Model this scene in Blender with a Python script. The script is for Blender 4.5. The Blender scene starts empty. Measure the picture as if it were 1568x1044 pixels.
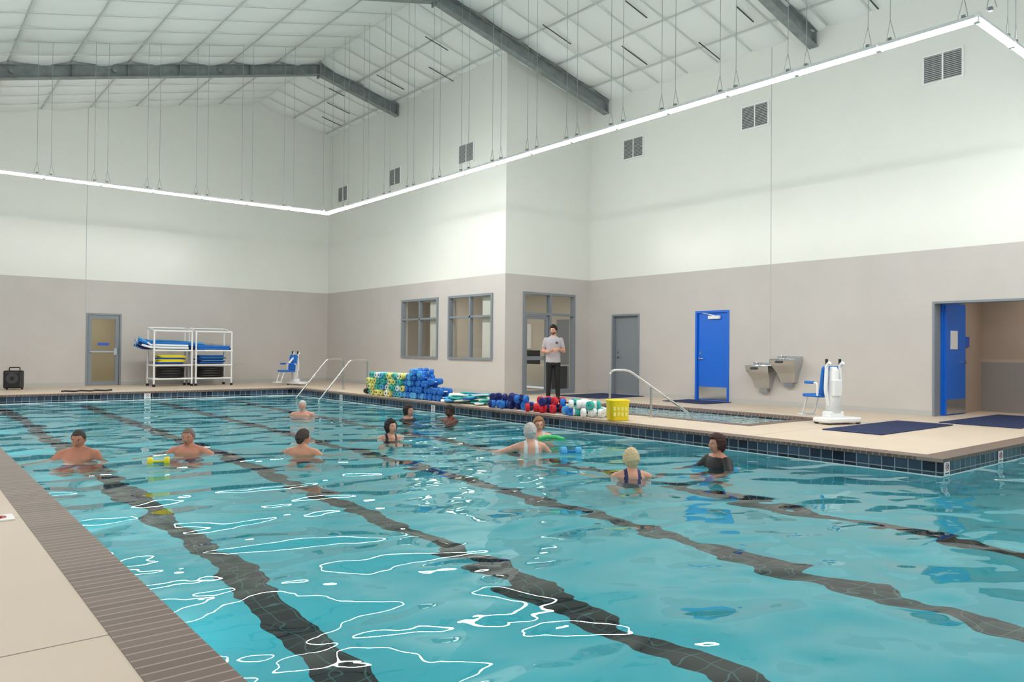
import bpy, math, random
import numpy as np
from mathutils import Vector, Matrix, noise
random.seed(7)
sc=bpy.context.scene
try:
    sc.view_settings.view_transform='Standard'
    sc.view_settings.look='None'
except Exception: pass

# ------------------------------------------------------------------ helpers
def lin(c):
    o=[]
    for v in c[:3]:
        v=v/255.0
        o.append(v/12.92 if v<=0.04045 else ((v+0.055)/1.055)**2.4)
    return (o[0],o[1],o[2],1.0)
def mat(name,c,rough=.6,metal=0.0,spec=.5,emit=None,es=0.0,noise_amt=0.0,nscale=8.0,bump=0.0,bscale=60.0):
    m=bpy.data.materials.new(name); m.use_nodes=True
    nt=m.node_tree; b=nt.nodes['Principled BSDF']
    b.inputs['Base Color'].default_value=lin(c)
    b.inputs['Roughness'].default_value=rough
    b.inputs['Metallic'].default_value=metal
    b.inputs['Specular IOR Level'].default_value=spec
    if emit is not None:
        b.inputs['Emission Color'].default_value=lin(emit); b.inputs['Emission Strength'].default_value=es
    if noise_amt>0 or bump>0:
        g=nt.nodes.new('ShaderNodeNewGeometry')
        if noise_amt>0:
            n=nt.nodes.new('ShaderNodeTexNoise'); n.inputs['Scale'].default_value=nscale; n.inputs['Detail'].default_value=4
            nt.links.new(g.outputs['Position'],n.inputs['Vector'])
            r=nt.nodes.new('ShaderNodeMapRange'); r.inputs['From Min'].default_value=.25; r.inputs['From Max'].default_value=.75
            r.inputs['To Min'].default_value=1-noise_amt; r.inputs['To Max'].default_value=1+noise_amt*.5
            nt.links.new(n.outputs['Fac'],r.inputs['Value'])
            v=nt.nodes.new('ShaderNodeVectorMath'); v.operation='SCALE'
            v.inputs[0].default_value=lin(c)[:3]; nt.links.new(r.outputs['Result'],v.inputs['Scale'])
            nt.links.new(v.outputs['Vector'],b.inputs['Base Color'])
        if bump>0:
            n2=nt.nodes.new('ShaderNodeTexNoise'); n2.inputs['Scale'].default_value=bscale
            nt.links.new(g.outputs['Position'],n2.inputs['Vector'])
            bp=nt.nodes.new('ShaderNodeBump'); bp.inputs['Strength'].default_value=.6; bp.inputs['Distance'].default_value=bump
            nt.links.new(n2.outputs['Fac'],bp.inputs['Height']); nt.links.new(bp.outputs['Normal'],b.inputs['Normal'])
    return m

class MB:
    def __init__(s): s.v=[];s.f=[];s.m=[];s.mats=[];s.sm=[]
    def mi(s,m):
        if m not in s.mats: s.mats.append(m)
        return s.mats.index(m)
    def add(s,vs,fs,m,smooth=False,M=None):
        o=len(s.v); k=s.mi(m)
        for p in vs:
            p=Vector(p)
            if M is not None: p=M@p
            s.v.append(tuple(p))
        for f in fs:
            s.f.append([i+o for i in f]); s.m.append(k); s.sm.append(smooth)
    def box(s,lo,hi,m,M=None):
        x0,y0,z0=lo;x1,y1,z1=hi
        vs=[(x0,y0,z0),(x1,y0,z0),(x1,y1,z0),(x0,y1,z0),(x0,y0,z1),(x1,y0,z1),(x1,y1,z1),(x0,y1,z1)]
        s.add(vs,[(0,3,2,1),(4,5,6,7),(0,1,5,4),(1,2,6,5),(2,3,7,6),(3,0,4,7)],m,False,M)
    def rbox(s,lo,hi,m,r=.03,M=None,axis='z'):
        x0,y0,z0=lo;x1,y1,z1=hi
        ring=[]
        for cx,cy,a0 in ((x1-r,y1-r,0),(x0+r,y1-r,90),(x0+r,y0+r,180),(x1-r,y0+r,270)):
            for k in range(5):
                a=math.radians(a0+k*22.5); ring.append((cx,cy,math.cos(a),math.sin(a)))
        c=min(r*.5,(z1-z0)*.3)
        vs=[];n=len(ring)
        for z,rr in ((z0,r-c),(z0+c,r),(z1-c,r),(z1,r-c)):
            for cx,cy,ca,sa in ring: vs.append((cx+ca*rr,cy+sa*rr,z))
        fs=[]
        for k in range(3):
            for i in range(n):
                j=(i+1)%n; fs.append((k*n+i,k*n+j,(k+1)*n+j,(k+1)*n+i))
        fs.append(tuple(range(n))[::-1]); fs.append(tuple(range(3*n,4*n)))
        s.add(vs,fs,m,False,M)
    def tube(s,path,r,m,seg=10,smooth=True,radii=None,M=None,flat=1.0):
        P=[Vector(p) for p in path]; n=len(P); vs=[];fs=[]
        T=[]
        for i in range(n):
            a=P[max(i-1,0)];b=P[min(i+1,n-1)]; d=(b-a); d=d.normalized() if d.length>1e-9 else Vector((0,0,1)); T.append(d)
        ref=Vector((0,0,1)) if abs(T[0].z)<.9 else Vector((1,0,0))
        N=(ref-T[0]*ref.dot(T[0])).normalized()
        for i in range(n):
            N=(N-T[i]*N.dot(T[i])); N=N.normalized() if N.length>1e-6 else Vector((1,0,0))
            B=T[i].cross(N); rr=radii[i] if radii else r
            for k in range(seg):
                a=2*math.pi*k/seg; vs.append(P[i]+(N*math.cos(a)+B*math.sin(a)*flat)*rr)
        for i in range(n-1):
            for k in range(seg):
                j=(k+1)%seg; fs.append((i*seg+k,i*seg+j,(i+1)*seg+j,(i+1)*seg+k))
        o=len(s.v); s.add(vs,fs,m,smooth,M)
        s.add([vs[k] for k in range(seg)],[tuple(range(seg))[::-1]],m,False,M)
        s.add([vs[(n-1)*seg+k] for k in range(seg)],[tuple(range(seg))],m,False,M)
    def cyl(s,p0,p1,r,m,r1=None,seg=16,M=None,smooth=True):
        s.tube([p0,p1],r,m,seg,smooth,[r,r if r1 is None else r1],M)
    def ell(s,c,R,m,M=None,seg=20,rings=14,fn=None):
        vs=[];fs=[]
        for i in range(rings+1):
            t=math.pi*i/rings
            for k in range(seg):
                a=2*math.pi*k/seg
                n=(math.sin(t)*math.cos(a),math.sin(t)*math.sin(a),math.cos(t))
                if fn: vs.append(fn(n))
                else: vs.append((c[0]+R[0]*n[0],c[1]+R[1]*n[1],c[2]+R[2]*n[2]))
        for i in range(rings):
            for k in range(seg):
                j=(k+1)%seg; fs.append((i*seg+k,(i+1)*seg+k,(i+1)*seg+j,i*seg+j))
        s.add(vs,fs,m,True,M)
    def loft(s,secs,m,seg=24,M=None,power=2.0):
        vs=[];fs=[]
        for (x,y,z,rx,ry) in secs:
            for k in range(seg):
                a=2*math.pi*k/seg; ca,sa=math.cos(a),math.sin(a)
                e=2/power
                vs.append((x+rx*math.copysign(abs(ca)**e,ca),y+ry*math.copysign(abs(sa)**e,sa),z))
        n=len(secs)
        for i in range(n-1):
            for k in range(seg):
                j=(k+1)%seg; fs.append((i*seg+k,i*seg+j,(i+1)*seg+j,(i+1)*seg+k))
        fs.append(tuple(range(seg))[::-1]); fs.append(tuple(range((n-1)*seg,n*seg)))
        s.add(vs,fs,m,True,M)
    def obj(s,name,parent=None,loc=None,rot=None,bevel=0):
        me=bpy.data.meshes.new(name); me.from_pydata(s.v,[],s.f)
        for m in s.mats: me.materials.append(m)
        me.polygons.foreach_set('material_index',s.m)
        me.polygons.foreach_set('use_smooth',s.sm)
        me.update()
        o=bpy.data.objects.new(name,me); sc.collection.objects.link(o)
        if parent: o.parent=parent
        if loc: o.location=loc
        if rot is not None: o.rotation_euler=(0,0,rot)
        return o

def TR(x,y,z,rz=0.0): return Matrix.Translation((x,y,z))@Matrix.Rotation(rz,4,'Z')

# ------------------------------------------------------------------ node helper
def newmat(name):
    m=bpy.data.materials.new(name); m.use_nodes=True; nt=m.node_tree
    return m,nt,nt.nodes['Principled BSDF'],nt.nodes['Material Output']
def mth(nt,op,a,b=None,c=None):
    n=nt.nodes.new('ShaderNodeMath'); n.operation=op
    for i,x in enumerate((a,b,c)):
        if x is None: continue
        if isinstance(x,(int,float)): n.inputs[i].default_value=x
        else: nt.links.new(x,n.inputs[i])
    return n.outputs[0]
def mixc(nt,f,a,b):
    n=nt.nodes.new('ShaderNodeMix'); n.data_type='RGBA'
    if isinstance(f,(int,float)): n.inputs[0].default_value=f
    else: nt.links.new(f,n.inputs[0])
    for i,x in ((6,a),(7,b)):
        if isinstance(x,tuple): n.inputs[i].default_value=x
        else: nt.links.new(x,n.inputs[i])
    return n.outputs[2]
def posxyz(nt):
    g=nt.nodes.new('ShaderNodeNewGeometry'); s=nt.nodes.new('ShaderNodeSeparateXYZ')
    nt.links.new(g.outputs['Position'],s.inputs[0]); return g.outputs['Position'],s.outputs[0],s.outputs[1],s.outputs[2]
def tnoise(nt,vec,scale,detail=2,rough=.5,dist=0.0):
    n=nt.nodes.new('ShaderNodeTexNoise'); n.inputs['Scale'].default_value=scale; n.inputs['Detail'].default_value=detail
    n.inputs['Roughness'].default_value=rough; n.inputs['Distortion'].default_value=dist
    nt.links.new(vec,n.inputs['Vector']); return n

# ------------------------------------------------------------------ materials
GRAYTOP=3.1
def wall_mat():
    m,nt,b,o=newmat('wall_two_tone_paint')
    P,x,y,z=posxyz(nt)
    f=mth(nt,'GREATER_THAN',z,GRAYTOP)
    n=tnoise(nt,P,1.3,5)
    lo=mixc(nt,n.outputs['Fac'],lin((190,185,181)),lin((204,199,195)))
    hi=mixc(nt,n.outputs['Fac'],lin((226,228,222)),lin((232,234,228)))
    nt.links.new(mixc(nt,f,lo,hi),b.inputs['Base Color'])
    nt.links.new(mth(nt,'SUBTRACT',.62,mth(nt,'MULTIPLY',f,.34)),b.inputs['Roughness'])
    n2=tnoise(nt,P,45,3)
    bp=nt.nodes.new('ShaderNodeBump'); bp.inputs['Strength'].default_value=.25; bp.inputs['Distance'].default_value=.006
    n3=tnoise(nt,P,2.2,2)
    nt.links.new(mth(nt,'ADD',mth(nt,'MULTIPLY',n3.outputs['Fac'],2.5),mth(nt,'MULTIPLY',n2.outputs['Fac'],.5)),bp.inputs['Height'])
    nt.links.new(bp.outputs['Normal'],b.inputs['Normal'])
    return m
WALL=wall_mat()
def deck_mat():
    m,nt,b,o=newmat('deck_concrete')
    P,x,y,z=posxyz(nt)
    n=tnoise(nt,P,.9,5); n2=tnoise(nt,P,120,2)
    c=mixc(nt,n.outputs['Fac'],lin((202,185,166)),lin((217,201,183)))
    fr2=mth(nt,'FRACT',mth(nt,'DIVIDE',mth(nt,'ADD',y,27-3.42),2.7))
    ln=mth(nt,'LESS_THAN',fr2,.004)
    nt.links.new(mixc(nt,ln,c,lin((120,108,98))),b.inputs['Base Color'])
    b.inputs['Roughness'].default_value=.55
    bp=nt.nodes.new('ShaderNodeBump'); bp.inputs['Strength'].default_value=.3; bp.inputs['Distance'].default_value=.002
    nt.links.new(n2.outputs['Fac'],bp.inputs['Height']); nt.links.new(bp.outputs['Normal'],b.inputs['Normal'])
    return m
DECK=deck_mat()
def tile_mat(name,c1,c2,mort,bw,bh,ms,uv,rough=.2,off=0.0):
    m,nt,b,o=newmat(name)
    P,x,y,z=posxyz(nt)
    cb=nt.nodes.new('ShaderNodeCombineXYZ')
    if uv=='wall':
        nt.links.new(mth(nt,'ADD',x,y),cb.inputs[0]); nt.links.new(z,cb.inputs[1])
    elif uv=='xy': nt.links.new(x,cb.inputs[0]); nt.links.new(y,cb.inputs[1])
    elif uv=='yx': nt.links.new(y,cb.inputs[0]); nt.links.new(x,cb.inputs[1])
    br=nt.nodes.new('ShaderNodeTexBrick'); br.offset=off; br.squash=1
    br.inputs['Scale'].default_value=1; br.inputs['Brick Width'].default_value=bw; br.inputs['Row Height'].default_value=bh
    br.inputs['Mortar Size'].default_value=ms; br.inputs['Bias'].default_value=0
    br.inputs['Color1'].default_value=lin(c1); br.inputs['Color2'].default_value=lin(c2); br.inputs['Mortar'].default_value=lin(mort)
    nt.links.new(cb.outputs[0],br.inputs['Vector']); nt.links.new(br.outputs['Color'],b.inputs['Base Color'])
    b.inputs['Roughness'].default_value=rough
    return m
NAVYTILE=tile_mat('navy_waterline_tile',(16,22,38),(66,82,104),(140,150,158),.15,.15,.006,'wall')
COPX=tile_mat('brown_coping_tile_x',(98,80,72),(116,97,87),(156,138,126),5.0,.075,.006,'xy',.5)
COPY=tile_mat('brown_coping_tile_y',(98,80,72),(116,97,87),(156,138,126),5.0,.075,.006,'yx',.5)
PLASTER=mat('pool_wall_plaster',(130,205,216),.6)
LANES=(2.0,3.65,5.4,7.15)
FLOORZ=-1.3; WATERZ=-.2
def poolfloor_mat():
    m,nt,b,o=newmat('pool_floor_plaster_with_lane_tile')
    P,x,y,z=posxyz(nt)
    n=tnoise(nt,P,.9,2,.5,.6)
    msk=None
    for l in LANES:
        k=mth(nt,'LESS_THAN',mth(nt,'ABSOLUTE',mth(nt,'SUBTRACT',x,l)),.125)
        msk=k if msk is None else mth(nt,'MAXIMUM',msk,k)
    br=nt.nodes.new('ShaderNodeTexBrick'); br.offset=0
    br.inputs['Scale'].default_value=1; br.inputs['Brick Width'].default_value=.14; br.inputs['Row Height'].default_value=.14
    br.inputs['Mortar Size'].default_value=.004
    br.inputs['Color1'].default_value=lin((12,15,18)); br.inputs['Color2'].default_value=lin((24,28,31)); br.inputs['Mortar'].default_value=lin((70,110,110))
    nt.links.new(P,br.inputs['Vector'])
    base=mixc(nt,n.outputs['Fac'],lin((50,194,212)),lin((92,218,232)))
    nt.links.new(mixc(nt,msk,base,br.outputs['Color']),b.inputs['Base Color'])
    b.inputs['Roughness'].default_value=.7
    return m
POOLFLOOR=poolfloor_mat()
def water_mat(name,tint,h1,h2,s1,s2,milky=0.0):
    m,nt,b,o=newmat(name); nt.nodes.remove(b)
    P,x,y,z=posxyz(nt)
    mp=nt.nodes.new('ShaderNodeMapping'); mp.inputs['Rotation'].default_value=(0,0,.6); mp.inputs['Scale'].default_value=(1,1.35,1)
    nt.links.new(P,mp.inputs[0])
    n=tnoise(nt,mp.outputs[0],s1,.6,.35,.5); n2=tnoise(nt,mp.outputs[0],s2,.5,.4,.3)
    h=mth(nt,'ADD',mth(nt,'MULTIPLY',n.outputs['Fac'],h1),mth(nt,'MULTIPLY',n2.outputs['Fac'],h2))
    bp=nt.nodes.new('ShaderNodeBump'); bp.inputs['Strength'].default_value=1; bp.inputs['Distance'].default_value=1
    nt.links.new(h,bp.inputs['Height'])
    if milky>0:
        fr=nt.nodes.new('ShaderNodeFresnel'); fr.inputs['IOR'].default_value=1.33; nt.links.new(bp.outputs['Normal'],fr.inputs['Normal'])
        gl=nt.nodes.new('ShaderNodeBsdfGlossy'); gl.inputs['Roughness'].default_value=.02; nt.links.new(bp.outputs['Normal'],gl.inputs['Normal'])
        tr=nt.nodes.new('ShaderNodeBsdfTransparent'); tr.inputs['Color'].default_value=tint
        mx=nt.nodes.new('ShaderNodeMixShader'); nt.links.new(fr.outputs[0],mx.inputs[0])
        df=nt.nodes.new('ShaderNodeBsdfDiffuse'); df.inputs['Color'].default_value=lin((215,240,238))
        m2=nt.nodes.new('ShaderNodeMixShader'); m2.inputs[0].default_value=milky
        nt.links.new(tr.outputs[0],m2.inputs[1]); nt.links.new(df.outputs[0],m2.inputs[2]); nt.links.new(m2.outputs[0],mx.inputs[1])
        nt.links.new(gl.outputs[0],mx.inputs[2]); nt.links.new(mx.outputs[0],o.inputs['Surface'])
    else:
        gs=nt.nodes.new('ShaderNodeBsdfGlass'); gs.inputs['IOR'].default_value=1.33; gs.inputs['Roughness'].default_value=.0
        gs.inputs['Color'].default_value=tint
        nt.links.new(bp.outputs['Normal'],gs.inputs['Normal']); nt.links.new(gs.outputs[0],o.inputs['Surface'])
    return m
WATER=water_mat('pool_water',(.93,.995,1,1),.100,.008,1.25,4.0)
SPAWATER=water_mat('spa_water',(.85,.97,.97,1),.03,.03,3,9,.65)
def glass_mat():
    m,nt,b,o=newmat('window_glass'); nt.nodes.remove(b)
    lw=nt.nodes.new('ShaderNodeLayerWeight'); lw.inputs['Blend'].default_value=.5
    f=mth(nt,'ADD',.03,mth(nt,'MULTIPLY',mth(nt,'POWER',lw.outputs['Facing'],4),.6))
    gl=nt.nodes.new('ShaderNodeBsdfGlossy'); gl.inputs['Roughness'].default_value=.02
    tr=nt.nodes.new('ShaderNodeBsdfTransparent'); tr.inputs['Color'].default_value=(.93,.96,.96,1)
    mx=nt.nodes.new('ShaderNodeMixShader'); nt.links.new(f,mx.inputs[0])
    nt.links.new(tr.outputs[0],mx.inputs[1]); nt.links.new(gl.outputs[0],mx.inputs[2]); nt.links.new(mx.outputs[0],o.inputs['Surface'])
    return m
GLASS=glass_mat()
CEIL=mat('white_insulation_facing',(232,236,234),.4,bump=.006,bscale=7)
STRAP=mat('insulation_strap',(208,213,212),.4)
STEEL=mat('galvanized_steel',(140,148,148),.5,.15,noise_amt=.3,nscale=5)
STAIN=mat('stainless_steel',(200,202,204),.18,1.0)
WHITE=mat('white_plastic',(235,236,236),.4)
WPAINT=mat('white_enamel',(238,238,236),.4)
BLACK=mat('black_plastic',(22,22,24),.5)
DGRAY=mat('dark_gray',(60,62,66),.6)
VBACK=mat('vent_shadow_gray',(92,94,96),.7)
CABLE=mat('cable_steel',(170,176,176),.4,.3)
NAVY=mat('navy_mat_rubber',(34,50,92),.8,noise_amt=.2,nscale=40)
BLUEDOOR=mat('blue_door_paint',(8,104,215),.35)
BLUE=mat('blue_foam',(28,110,200),.75)
LBLUE=mat('light_blue_foam',(80,170,225),.75)
NVF=mat('navy_foam',(20,36,110),.7)
TEAL=mat('teal_foam',(60,180,170),.75)
YEL=mat('yellow_plastic',(238,216,30),.45)
YELF=mat('pale_yellow_foam',(226,222,130),.75)
WHITEF=mat('white_foam',(232,236,238),.75)
RED=mat('red_foam',(200,28,50),.7)
GREEN=mat('green_foam',(70,190,110),.7)
FRAME=mat('blue_gray_frame',(130,138,146),.4)
DOORG=mat('gray_door_paint',(136,142,148),.45)
TRIM=mat('light_trim',(184,184,182),.5)
HALL=mat('hall_paint_tan',(176,160,147),.6)
HALLG=mat('hall_wainscot_gray',(140,136,134),.6)
OFF=mat('office_wall_paint',(200,194,184),.7)
BLIND=mat('blind_fabric',(206,202,190),.8)
SIGN=mat('sign_blue',(40,90,200),.5)
VENT=mat('vent_gray',(168,172,172),.5)
LED=mat('led_diffuser',(255,255,255),.5,emit=(255,252,246),es=108)
LED2=mat('led_diffuser_dimmed',(255,255,255),.5,emit=(255,252,246),es=48)
PANEL=mat('office_panel_light',(255,255,255),.5,emit=(255,244,225),es=10)
PANEL2=mat('hall_panel_light',(255,255,255),.5,emit=(255,244,225),es=6)

# ------------------------------------------------------------------ room shell
def wall(name,axis,c0,c1,a0,a1,z0,z1,ops,m=WALL):
    mb=MB()
    A=sorted(set([a0,a1]+[v for o in ops for v in o[:2]])); Z=sorted(set([z0,z1]+[v for o in ops for v in o[2:]]))
    for i in range(len(A)-1):
        for j in range(len(Z)-1):
            ca=(A[i]+A[i+1])/2; cz=(Z[j]+Z[j+1])/2
            if any(o[0]<ca<o[1] and o[2]<cz<o[3] for o in ops): continue
            if axis=='x': mb.box((c0,A[i],Z[j]),(c1,A[i+1],Z[j+1]),m)
            else: mb.box((A[i],c0,Z[j]),(A[i+1],c1,Z[j+1]),m)
    return mb.obj(name)
XR=15.0; XO=12.0; YF=15.0; YB=25.1
def roofz(x): return 9.4-.243*abs(x-9.4)
wall('wall_back','y',YB,YB+.2,-5,XO+.2,0,9.7,[(4.40,5.34,0,2.13)])
wall('wall_office','x',XO,XO+.2,YF,YB,0,9.0,[(18.02,20.0,.89,2.63),(15.5,17.5,.89,2.63)])
wall('wall_office_entry','y',YF,YF+.2,XO+.2,XR,0,9.0,[(12.58,14.43,0,2.67)])
wall('wall_right','x',XR,XR+.25,-5,YF+.2,0,8.4,[(13.17,14.14,0,2.13),(10.45,11.4,0,2.13),(3.2,6.0,0,2.11)])
mb=MB(); mb.box((4.37,YB-.004,2.13),(4.385,YB+.01,8.2),TRIM); mb.obj('trim_1')
mb=MB(); mb.box((XR-.004,9.38,0.1),(XR+.01,9.395,8.0),TRIM); mb.obj('trim_2')
mb=MB(); mb.box((-5,YB-.015,0),(4.38,YB,.1),TRIM); mb.box((5.36,YB-.015,0),(XO,YB,.1),TRIM); mb.obj('baseboard_back')
mb=MB(); mb.box((XO-.015,YF,0),(XO,YB-.02,.1),TRIM); mb.obj('baseboard_office')
mb=MB(); 
for a,b_ in ((6.02,10.42),(11.43,13.14),(14.17,14.98)): mb.box((XR-.015,a,0),(XR,b_,.1),TRIM)
mb.obj('baseboard_right')

# ceiling: quilted insulation
CX=1.24; CY=.9
def ceiling():
    xs=[]; 
    for k in range(-12,6):
        for f in (0,.04,.1,.2,.35,.5,.65,.8,.9,.96): xs.append(9.4+(k+f)*CX)
    xs=[q for q in xs if -5.01<q<15.3]+[15.3]; xs.sort()
    ys=[]
    for k in range(-6,30):
        for f in (0,.05,.14,.3,.5,.7,.86,.95): 
            q=(k+f)*CY
            if -5<q<25.3: ys.append(q)
    ys.append(25.3)
    vs=[];fs=[]
    for x in xs:
        for y in ys:
            sx=abs(math.sin(math.pi*(x-9.4)/CX)); sy=abs(math.sin(math.pi*y/CY))
            sag=.15*(sx**.55)*(.25+.75*sy**.5)+.03*noise.noise(Vector((x*1.9,y*1.9,0)))*sx
            vs.append((x,y,roofz(x)-sag))
    n=len(ys)
    for i in range(len(xs)-1):
        for j in range(n-1):
            fs.append((i*n+j,i*n+j+1,(i+1)*n+j+1,(i+1)*n+j))
    mb=MB(); mb.add(vs,fs,CEIL,True); o=mb.obj('ceiling')
    mb=MB()
    for k in range(-11,5):
        x=9.4+k*CX
        if k==0 or x<-5: continue
        mb.box((x-.014,-5,roofz(x)-.05),(x+.014,25.1,roofz(x)-.03),STRAP)
    for k in range(-5,28):
        y=k*CY
        if y<-4.9 or y>25: continue
        for xa,xb in ((-5,9.4),(9.4,15)):
            za,zb=roofz(xa)-.085,roofz(xb)-.085; w=.010
            mb.add([(xa,y-w,za),(xb,y-w,zb),(xb,y+w,zb),(xa,y+w,za),(xa,y-w,za+.01),(xb,y-w,zb+.01),(xb,y+w,zb+.01),(xa,y+w,za+.01)],[(0,3,2,1),(4,5,6,7),(0,1,5,4),(1,2,6,5),(2,3,7,6),(3,0,4,7)],STRAP)
    mb.obj('ceiling_insulation_straps')
ceiling()
def rafter(y,xl,xr):
    mb=MB()
    def seg(x_a,x_b,da,db):
        za,zb=roofz(x_a)-.12,roofz(x_b)-.12
        def slab(y0,y1,ta,tb,ba,bb):
            vs=[(x_a,y0,ba),(x_b,y0,bb),(x_b,y1,bb),(x_a,y1,ba),(x_a,y0,ta),(x_b,y0,tb),(x_b,y1,tb),(x_a,y1,ta)]
            mb.add(vs,[(0,3,2,1),(4,5,6,7),(0,1,5,4),(1,2,6,5),(2,3,7,6),(3,0,4,7)],STEEL)
        slab(y-.1,y+.1,za,zb,za-.02,zb-.02)
        slab(y-.1,y+.1,za-da+.02,zb-db+.02,za-da,zb-db)
        slab(y-.008,y+.008,za-.02,zb-.02,za-da+.02,zb-db+.02)
    seg(9.4,xr-.01,.30,.34); seg(xl,9.4,.36,.30)
    z=roofz(9.4)-.12
    mb.box((9.385,y-.11,z-.38),(9.415,y+.11,z+.02),STEEL)
    for x in (1.6,3.2,4.4,5.6,7.4,xr-.05):
        if x<xr: mb.box((x-.008,y-.09,roofz(x)-.12-.31),(x+.008,y+.09,roofz(x)-.13),STEEL)
    for x in (2.0,4.1,6.6):
        mb.cyl((x,y-.02,roofz(x)-.28),(x,y-.10,roofz(x)-.28),.05,STEEL,seg=12)
    for k in range(4):
        for s in (-.07,.07): mb.cyl((9.36,y+s,z-.06-.08*k),(9.44,y+s,z-.06-.08*k),.014,STEEL,seg=6)
    mb.obj('steel_rafter')
rafter(20.4,-5,12.0); rafter(14.4,-5,15.0); rafter(8.4,-5,15.0); rafter(2.4,-5,15.0)
mb=MB()
for (x,y,l) in ((10.6,19.2,.9),(11.2,17.4,.8),(10.3,16.2,.7),(11.6,13.2,.9),(13.2,12.2,.9),(12.0,11.0,.7),(14.0,10.6,.8),(13.4,9.2,.6),(12.4,7.2,.7),(10.6,22.4,.8),(11.0,23.6,.7),(10.2,21.4,.5),(10.9,8.9,.6),(14.2,7.0,.7)):
    mb.cyl((x,y,roofz(x)-.16),(x+l,y,roofz(x+l)-.16),.013,DGRAY,seg=6)
mb.obj('ceiling_bracing_rods')

# floor (deck)
mb=MB()
def fl(x0,y0,x1,y1,m=DECK,z1=0,z0=-.25): mb.box((x0,y0,z0),(x1,y1,z1),m)
fl(-5,-5,.70,YB+.2); fl(.70,21.28,XO+.2,YB+.2)
SX0,SX1,SY0,SY1=10.45,12.8,6.9,11.7
fl(9.28,3.78,SX0,21.28); fl(SX1,3.78,XR+.2,YB+2); fl(SX0,3.78,SX1,SY0); fl(SX0,SY1,SX1,21.28); fl(XR+.2,0,19,8.5)
fl(3,YB+.2,8,YB+4)
mb.obj('floor')
mb=MB()
T=.035
def cop(x0,y0,x1,y1,m): mb.box((x0,y0,-T),(x1,y1,.003),m)
cop(.70,-5,.98,21.28,COPX); cop(.98,21.0,9.28,21.28,COPY); cop(9.0,3.78,9.28,21.0,COPX); cop(9.0,3.5,15.0,3.78,COPY)
def face(x0,y0,x1,y1,z0,z1,m): mb.box((x0,y0,z0),(x1,y1,z1),m)
for z0,z1,m in ((-.19,-T,NAVYTILE),(-.215,-.19,WPAINT),(FLOORZ,-.215,PLASTER)):
    face(.8,-5,.96,21.2,z0,z1,m); face(.96,21.02,9.1,21.2,z0,z1,m); face(9.02,3.60,9.2,21.02,z0,z1,m); face(9.02,3.52,15,3.60,z0,z1,m)
face(.96,-5.2,15,-5.0,FLOORZ,-.19,PLASTER); face(15,-5.2,15.1,3.6,FLOORZ,-.19,PLASTER)
mb.obj('pool_coping')
mb=MB(); mb.box((.9,-5,FLOORZ-.1),(15,21.1,FLOORZ),POOLFLOOR); mb.obj('pool_floor')
mb=MB()
vs=[(.96,-5,WATERZ),(9.02,-5,WATERZ),(15,-5,WATERZ),(15,3.52,WATERZ),(9.02,3.52,WATERZ),(.96,3.52,WATERZ),(9.02,21.02,WATERZ),(.96,21.02,WATERZ)]
mb.add(vs,[(0,1,4,5),(1,2,3,4),(5,4,6,7)],WATER); mb.obj('pool_water')
for i in range(9):  # added fill lamps with housings on the hidden pool wall, to brighten the basin
    y=-3.2+i*2.7
    mb=MB(); mb.box((.961,y-.38,-.78),(.975,y+.38,-.42),WPAINT); mb.obj('added_fill_housing')
    L=bpy.data.lights.new('added_fill_lamp','AREA'); L.shape='RECTANGLE'; L.size=.7; L.size_y=.3; L.energy=6; L.color=(.9,1,1)
    o=bpy.data.objects.new('added_fill_lamp',L); sc.collection.objects.link(o); o.location=(.985,y,-.6); o.rotation_euler=(0,math.radians(-90),0)
# spa
mb=MB()
w=.22
for (x0,y0,x1,y1,m) in ((SX0,SY0,SX0+w,SY1,COPX),(SX1-w,SY0,SX1,SY1,COPX),(SX0+w,SY0,SX1-w,SY0+w,COPY),(SX0+w,SY1-w,SX1-w,SY1,COPY)):
    mb.box((x0,y0,-.04),(x1,y1,.004),m)
    mb.box((x0,y0,-.16),(x1,y1,-.04),NAVYTILE)
    mb.box((x0,y0,-.9),(x1,y1,-.16),PLASTER)
mb.box((SX0,SY0,-1),(SX1,SY1,-.9),PLASTER)
mb.box((SX0+w,SY0+w,-.9),(SX0+w+.4,SY1-w,-.5),PLASTER)
mb.obj('spa_pool')
mb=MB(); mb.add([(SX0+w,SY0+w,-.07),(SX1-w,SY0+w,-.07),(SX1-w,SY1-w,-.07),(SX0+w,SY1-w,-.07)],[(0,1,2,3)],SPAWATER); mb.obj('spa_water')
def matobj(x0,y0,x1,y1):
    mb=MB(); mb.rbox((x0,y0,0.004),(x1,y1,.016),NAVY,.02)
    n=int((x1-x0)/.12)
    for i in range(1,n): mb.box((x0+i*(x1-x0)/n-.004,y0+.03,.016),(x0+i*(x1-x0)/n+.004,y1-.03,.019),NAVY)
    mb.obj('rubber_deck_mat')
matobj(10.9,5.05,13.4,5.95); matobj(13.7,4.2,16.4,5.4); matobj(13.9,10.3,14.9,11.5); matobj(13.2,12.9,14.9,14.4)

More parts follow.
